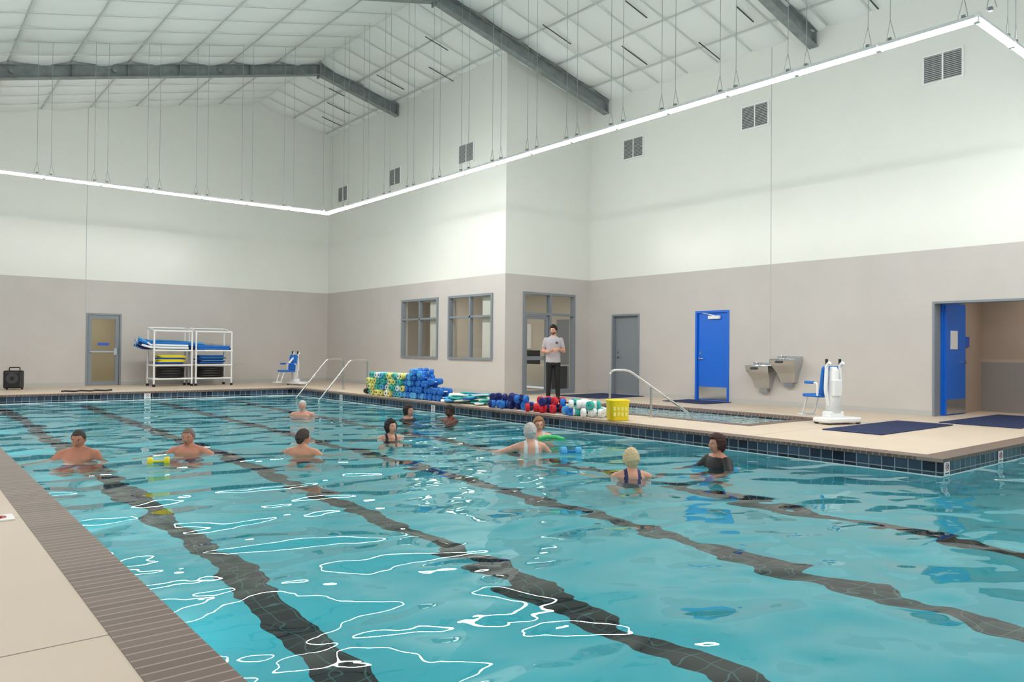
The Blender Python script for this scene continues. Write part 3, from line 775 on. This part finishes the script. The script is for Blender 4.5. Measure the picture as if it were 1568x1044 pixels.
def hand(wrist,dirn,pn,side,skin,parent,M,name,curl=.5):
    w=Vector(wrist); d=Vector(dirn).normalized(); pn=Vector(pn); pn=(pn-d*pn.dot(d)).normalized(); t=d.cross(pn).normalized()*side
    b=MB(); 
    secs=[(0,.026,.02),(.03,.034,.018),(.065,.04,.016),(.09,.04,.014)]
    pts=[];fs=[]
    for (l,rw,rt) in secs:
        for k in range(16):
            a=2*math.pi*k/16; pts.append(w+d*l+t*(rw*math.cos(a))+pn*(rt*math.sin(a)))
    for i in range(3):
        for k in range(16):
            j=(k+1)%16; fs.append((i*16+k,i*16+j,(i+1)*16+j,(i+1)*16+k))
    fs.append(tuple(range(16))[::-1]); fs.append(tuple(range(48,64))); b.add(pts,fs,skin,True)
    b.ell(w,(.027,.027,.027),skin,seg=12,rings=8)
    for k,(off,L) in enumerate(((.03,.070),(.010,.079),(-.011,.073),(-.031,.056))):
        p=w+d*.08+t*off; ang=.15; r=.0088
        lens=(L*.45,L*.3,L*.25)
        for s_,l in enumerate(lens):
            ang+=curl*(.7 if s_ else .5)
            q=p+(d*math.cos(ang)+pn*math.sin(ang)+t*off*.6)*l
            b.tube([p,q],r,skin,10,True,[r,r*.92]); b.ell(q,(r*.92,)*3,skin,seg=10,rings=6); b.ell(p,(r,)*3,skin,seg=10,rings=6); p=q; r*=.92
    p=w+d*.025+t*.028; r=.0105
    for v,l in (((d*.6+t*.75+pn*.25),.035),((d*.85+t*.4+pn*.3),.03),((d*.95+t*.1+pn*.35),.024)):
        q=p+v.normalized()*l; b.tube([p,q],r,skin,10,True,[r,r*.93]); b.ell(q,(r*.93,)*3,skin,seg=10,rings=6); b.ell(p,(r,)*3,skin,seg=10,rings=6); p=q; r*=.93
    me=remesh(b,.0045,name,2)
    me.materials.clear(); me.materials.append(skin)
    o=bpy.data.objects.new(name,me); sc.collection.objects.link(o); o.parent=parent; o.matrix_local=M
    return o
def ss(a,b,x):
    t=min(1,max(0,(x-a)/(b-a))); return t*t*(3-2*t)
EYEW=mat('eye_white',(225,222,216),.3); EYED=mat('eye_iris',(45,32,24),.2)
def hp(n,off=0.0):
    x,y,z=n
    px,py,pz=x*.074,y*.092,z*.115
    if z<0:
        t=-z; px*=1-.30*t**1.3
        py*= (1-.38*t) if y>0 else (1-.02*t)
    elif y>0: py*=1.06
    if y<0:
        py-=.022*math.exp(-((px/.011)**2+((pz+.018)/.020)**2))+.010*math.exp(-((px/.009)**2+((pz-.006)/.018)**2))
        py-=.005*math.exp(-(((pz-.024)/.010)**2+(px/.05)**2))
        for s in (-1,1):
            py+=.010*math.exp(-(((px-s*.031)/.014)**2+((pz-.004)/.011)**2))
            py-=.004*math.exp(-(((px-s*.04)/.016)**2+((pz+.03)/.018)**2))
        py-=.005*math.exp(-((px/.022)**2+((pz+.058)/.009)**2))
        py-=.008*math.exp(-((px/.02)**2+((pz+.098)/.014)**2))
    return Vector((px,py,pz))+Vector((x,y,z))*off
def head(parent,M,skin,lip,hairm,style,beard=None,brow=None,glasses=False,vol=0.0):
    b=MB(); b.ell(None,None,skin,seg=56,rings=44,fn=lambda n:hp(n))
    for s in (-1,1):
        b.ell((s*.031,-.0665,.003),(.0135,.0125,.0085),EYEW,seg=14,rings=10); b.ell((s*.031,-.0755,.003),(.0058,.005,.0058),EYED,seg=10,rings=8)
        b.ell((s*.031,-.069,.0095),(.0155,.0125,.0045),skin,seg=12,rings=8)
        b.ell((s*.032,-.083,.026),(.017,.006,.0035),brow or hairm,seg=10,rings=6)
        b.ell((s*.073,.008,-.004),(.007,.017,.029),skin,seg=12,rings=10); b.ell((s*.078,.002,-.004),(.005,.009,.018),lip,seg=10,rings=8)
        b.ell((s*.007,-.104,-.028),(.007,.006,.005),skin,seg=8,rings=6)
    b.ell((0,-.0845,-.0545),(.021,.006,.0035),lip,seg=14,rings=8); b.ell((0,-.0835,-.0615),(.018,.006,.0045),lip,seg=14,rings=8)
    b.obj('head',parent).matrix_local=M
    h=MB(); th={'short':.012,'crop':.006,'bob':.015,'full':.019,'bun':.012}[style]
    def fn(n):
        x,y,z=n; f=-y
        if style=='bob': side=-.40; back=-.70
        elif style=='full': side=-.55; back=-.92
        else: side=.0; back=-.6
        fz=.56
        if f>.15: zl=side+(fz-side)*ss(.22,.60,f)
        else: zl=side+(back-side)*ss(.1,.8,-f)
        if style in('bob','full'): zl+=.08*x
        m=ss(zl-.05,zl+.07,z)
        nn=noise.noise(Vector(n)*6)*.45+noise.noise(Vector((n[0]*20,n[1]*20,n[2]*4)))*.45
        return hp(n,-.008*(1-m)+m*th*(1+nn)+ m*(vol+(.006 if style in('full','bob') else 0))*max(0,z)+(m*.012*max(0,-z)*max(0,y) if style=='full' else 0))
    h.ell(None,None,hairm,seg=72,rings=56,fn=fn)
    if style=='bun': h.ell((0,.10,.03),(.035,.03,.035),hairm,seg=16,rings=12)
    h.obj('hair',parent).matrix_local=M
    if beard:
        g=MB()
        def fb(n):
            x,y,z=n; f=-y
            m=(1-ss(-.46,-.30,z))*ss(-.1,.2,f)
            if abs(x)<.30 and -.58<z<-.45 and f>.5: m=0
            return hp(n,-.006*(1-m)+.0035*m*(1+.5*noise.noise(Vector(n)*14)))
        g.ell(None,None,beard,seg=64,rings=56,fn=fb); g.obj('beard',parent).matrix_local=M
    if glasses:
        g=MB()
        for s in (-1,1):
            g.tube([(s*.033+.019*math.cos(a*math.pi/8),-.093,.003+.014*math.sin(a*math.pi/8)) for a in range(17)],.0018,BLACK,6)
            g.tube([(s*.052,-.092,.008),(s*.078,-.06,.006),(s*.08,.01,.002)],.0018,BLACK,6)
        g.tube([(-.014,-.094,.006),(.014,-.094,.006)],.0018,BLACK,6); g.obj('eyeglasses',parent).matrix_local=M
def skinmat(n,c): 
    m=mat(n,c,.5,noise_amt=.08,nscale=14); return m
def swimmer(name,x,y,ztop,phi,skin,hair,style,clothes=None,female=False,head_yaw=0,head_pitch=0,arms=('spread','spread'),beard=None,sleeve=False,glasses=False):
    e=bpy.data.objects.new(name,None); sc.collection.objects.link(e); e.location=(x,y,ztop); e.rotation_euler=(0,0,math.radians(phi)); e.empty_display_size=.2
    sk=skinmat('skin_'+name,skin); lp=mat('lip_'+name,(int(skin[0]*.85),int(skin[1]*.62),int(skin[2]*.62)),.5)
    hm=mat('hair_'+name,hair,.7,noise_amt=.2,nscale=45,bump=.004,bscale=120)
    bm_=mat('beard_'+name,beard,.8,noise_amt=.2,nscale=90) if beard else None
    cm=mat('swimwear_'+name,clothes if clothes else (30,40,80),.6)
    B=Body(); k=.88 if female else 1.0; fl_=FLOORZ-ztop; D=.03
    B.cap((0,.012,-.16),(0,.02,-.29),.056*k,.068*k,'neck')
    B.loft([(0,.02,-.265+D,.072*k,.058),(0,.02,-.295+D,.135*k,.08),(0,.015,-.335+D,.178*k,.102),(0,.0,-.42+D,.182*k,.118),(0,0,-.50,.165*k,.112),(0,.005,-.60,.145*k,.10),(0,.01,-.68,.155*k,.105),(0,.01,-.80,.165*k,.11),(0,.01,-.88,.15*k,.10)],'torso')
    if female:
        for s in (-1,1): B.cap((s*.07,-.07,-.44),(s*.07,-.085,-.445),.058,.05,'bust')
    else:
        for s in (-1,1): B.cap((s*.07,-.065,-.385),(s*.11,-.06,-.37),.05,.045,'torso')
    sh=.188*k
    for s,am in ((-1,arms[0]),(1,arms[1])):
        hipz=-.87; ank=fl_+.07; kn=(hipz+ank)/2
        B.cap((.09*s,.01,hipz),(s*.13,-.26,kn+.02),.085,.060,'leg'); B.cap((s*.13,-.26,kn+.02),(s*.12,.02,ank),.056,.040,'leg'); B.cap((s*.12,.03,fl_+.045),(s*.13,-.12,fl_+.03),.040,.028,'leg')
        B.cap((s*.03,.03,-.25),(s*sh*.8,.02,-.315+D),.05*k,.05*k,'torso')
        S=Vector((s*sh,.015,-.335+D))
        if am=='spread': E=Vector((s*(sh+.17),-.08,-.46)); W=Vector((s*(sh+.27),-.29,-.49))
        elif am=='wide': E=Vector((s*(sh+.23),-.06,-.39)); W=Vector((s*(sh+.42),-.20,-.42))
        elif am=='front': E=Vector((s*(sh+.06),-.20,-.49)); W=Vector((s*.12,-.42,-.45))
        elif am=='forward': E=Vector((s*(sh+.05),-.26,-.35)); W=Vector((s*(sh+.02),-.50,-.34))
        else: E=Vector((s*(sh+.10),.02,-.58)); W=Vector((s*(sh+.12),-.2,-.68))
        B.cap(S,S.lerp(E,.45),.062*k,.052*k,'uparm'); B.cap(S.lerp(E,.4),E,.052*k,.043*k,'arm'); B.cap(E,W,.043*k,.028*k,'arm')
        if sleeve: B.cap(S,S.lerp(E,.7),.070*k,.064*k,'sleeve')
        hand(W,(W-E),(0,0,-1),s*1,sk,e,Matrix.Identity(4),'hand_%s'%('left' if s>0 else 'right'),.25)
    def mf(t,c):
        z=c[2]
        if t=='sleeve': return cm
        if t in('arm','neck'): return sk
        if t=='leg': return cm if (not female and z>-1.05) else sk
        if sleeve: return cm if z<-.262 else sk
        if female:
            if t in('torso','bust','uparm'):
                if z<-.40 and t!='uparm': return cm
                if t=='torso' and .055<abs(c[0])<.095: return cm
            return sk
        return cm if (t=='torso' and z<-.74) else sk
    B.build('body',.012,mf,e,Matrix.Identity(4))
    HM=Matrix.Translation((0,0,-.118))@Matrix.Rotation(math.radians(head_yaw),4,'Z')@Matrix.Rotation(math.radians(head_pitch),4,'X')
    head(e,HM,sk,lp,hm,style,bm_,glasses=glasses)
    return e
SKD=(84,54,42)
swimmer('swimmer_man',1.78,10.5,.150,-30,(190,122,96),(60,52,48),'crop',head_pitch=12,arms=('spread','down'))
swimmer('swimmer_man',3.0,10.3,.115,-39,(206,136,110),(122,108,98),'crop',head_pitch=6,arms=('spread','wide'))
swimmer('swimmer_man',4.15,9.35,.115,125,(214,148,118),(70,58,50),'short',head_yaw=-25,arms=('spread','spread'))
swimmer('swimmer_man',6.5,14.7,.10,-30,(214,156,134),(206,204,200),'crop',beard=(215,212,208),arms=('down','down'))
swimmer('swimmer_woman',6.0,10.3,.07,-15,(216,158,132),(36,28,28),'full',clothes=(28,30,44),female=True,head_yaw=25,head_pitch=-6,arms=('wide','wide'))
swimmer('swimmer_woman',7.66,12.5,.10,20,(196,140,118),(34,28,26),'full',clothes=(24,30,34),female=True,sleeve=True,arms=('front','down'))
swimmer('swimmer_woman',8.2,11.9,.11,-85,SKD,(24,18,16),'bun',clothes=(150,70,40),female=True,head_pitch=14,arms=('forward','forward'))
swimmer('swimmer_woman',6.64,7.74,.18,150,(222,166,142),(198,194,190),'bob',clothes=(228,226,224),female=True,head_yaw=-12,arms=('spread','wide'))
swimmer('swimmer_woman',7.94,9.05,.10,-30,(226,164,140),(160,112,78),'full',clothes=(200,200,205),female=True,arms=('front','front'),glasses=True)
swimmer('swimmer_woman',6.3,5.64,.095,145,(222,162,134),(222,196,152),'bob',clothes=(40,44,96),female=True,arms=('spread','spread'))
swimmer('swimmer_woman',7.66,5.5,.175,-105,(206,146,122),(64,32,30),'full',clothes=(26,26,30),female=True,sleeve=True,head_yaw=-8,arms=('front','spread'))
mb=MB(); dumbbell(mb,(2.45,9.55,-.18),(1,-.3,0),YEL,.05,.24,.06,YEL); mb.obj('yellow_foam_dumbbell')
mb=MB(); mb.tube([(7.70,8.78,-.19),(7.82,8.72,-.165),(7.92,8.60,-.17),(7.94,8.46,-.19)],.033,GREEN,10); mb.obj('green_pool_noodle')
mb=MB(); dumbbell(mb,(7.02,7.35,-.18),(1,-.6,0),LBLUE,.065,.28,.08,BLUE); mb.obj('blue_foam_dumbbell')

def instructor(x,y,phi):
    e=bpy.data.objects.new('instructor_man',None); sc.collection.objects.link(e); e.location=(x,y,0); e.rotation_euler=(0,0,math.radians(phi))
    sk=skinmat('skin_instructor',(206,152,126)); lp=mat('lip_instructor',(170,100,92),.5)
    hm=mat('hair_instructor',(26,22,20),.7,noise_amt=.4,nscale=70,bump=.004,bscale=160); bd=mat('beard_instructor',(84,60,50),.8)
    shirt=mat('shirt_heather_gray',(180,174,180),.85,noise_amt=.10,nscale=60,bump=.01,bscale=14); pants=mat('black_trousers',(20,20,24),.8); shoe=mat('shoe_black',(18,18,20),.5)
    B=Body()
    B.cap((0,.012,1.47),(0,0,1.56),.060,.054,'neck')
    B.loft([(0,0,.88,.178,.122),(0,0,.98,.172,.12),(0,-.005,1.10,.162,.117),(0,0,1.22,.172,.118),(0,0,1.34,.188,.122),(0,.005,1.42,.182,.105),(0,.01,1.465,.13,.08),(0,.012,1.50,.07,.06)],'shirt')
    B.loft([(0,0,.80,.165,.11),(0,0,.88,.16,.11),(0,0,.92,.155,.105)],'pants')
    for s in (-1,1):
        B.cap((s*.085,0,.86),(s*.10,-.012,.50),.090,.068,'pants'); B.cap((s*.10,-.012,.50),(s*.115,.015,.10),.066,.054,'pants')
        B.cap((s*.115,.03,.05),(s*.135,-.13,.04),.044,.034,'shoe'); B.cap((s*.115,.035,.06),(s*.115,.02,.10),.045,.045,'shoe')
    SR=Vector((-.178,.01,1.41)); ER=Vector((-.245,.03,1.14)); WR=Vector((-.10,-.22,1.12))
    SL=Vector((.178,.01,1.41)); EL=Vector((.25,.02,1.14)); WL=Vector((.11,-.24,1.19))
    for s,S,E,W in ((-1,SR,ER,WR),(1,SL,EL,WL)):
        B.cap(S,S.lerp(E,.58),.060,.058,'shirt'); B.cap(S.lerp(E,.3),E,.050,.043,'arm'); B.cap(E,W,.044,.028,'arm')
    hand(WR,Vector((.75,-.35,.25)),(.2,.3,1),1,sk,e,Matrix.Identity(4),'hand_right',.6)
    hand(WL,Vector((-.75,-.35,-.05)),(0,.8,-.4),1,sk,e,Matrix.Identity(4),'hand_left',.6)
    B.build('body',.010,lambda t,c:{'neck':sk,'arm':sk,'shirt':shirt,'pants':pants,'shoe':shoe}[t],e,Matrix.Identity(4))
    HM=Matrix.Translation((0,-.012,1.635))@Matrix.Rotation(math.radians(-28),4,'Z')@Matrix.Rotation(math.radians(8),4,'X')
    head(e,HM,sk,lp,hm,'short',bd,vol=.018)
    g=MB(); g.box((.05,-.128,1.32),(.11,-.12,1.36),DGRAY); g.obj('shirt_logo',e)
instructor(12.2,13.4,-42)

# ------------------------------------------------------------------ light & world
w=bpy.data.worlds.new('world'); sc.world=w; w.use_nodes=True
w.node_tree.nodes['Background'].inputs[0].default_value=(.95,.98,1.0,1); w.node_tree.nodes['Background'].inputs[1].default_value=.6

# ------------------------------------------------------------------ camera
yaw=math.radians(39.2); pitch=math.atan(13/1165); rho=.009
F=Vector((math.sin(yaw)*math.cos(pitch),math.cos(yaw)*math.cos(pitch),math.sin(pitch)))
R=Vector((math.cos(yaw),-math.sin(yaw),0)); U=R.cross(F)
R2=R*math.cos(rho)+U*math.sin(rho); U2=U*math.cos(rho)-R*math.sin(rho)
cam=bpy.data.cameras.new('camera'); co=bpy.data.objects.new('camera',cam); sc.collection.objects.link(co)
co.matrix_world=Matrix(((R2.x,U2.x,-F.x,0),(R2.y,U2.y,-F.y,0),(R2.z,U2.z,-F.z,1.17),(0,0,0,1)))
cam.sensor_width=36; cam.lens=1165/1568*36; cam.clip_start=.05; cam.clip_end=200
sc.camera=co
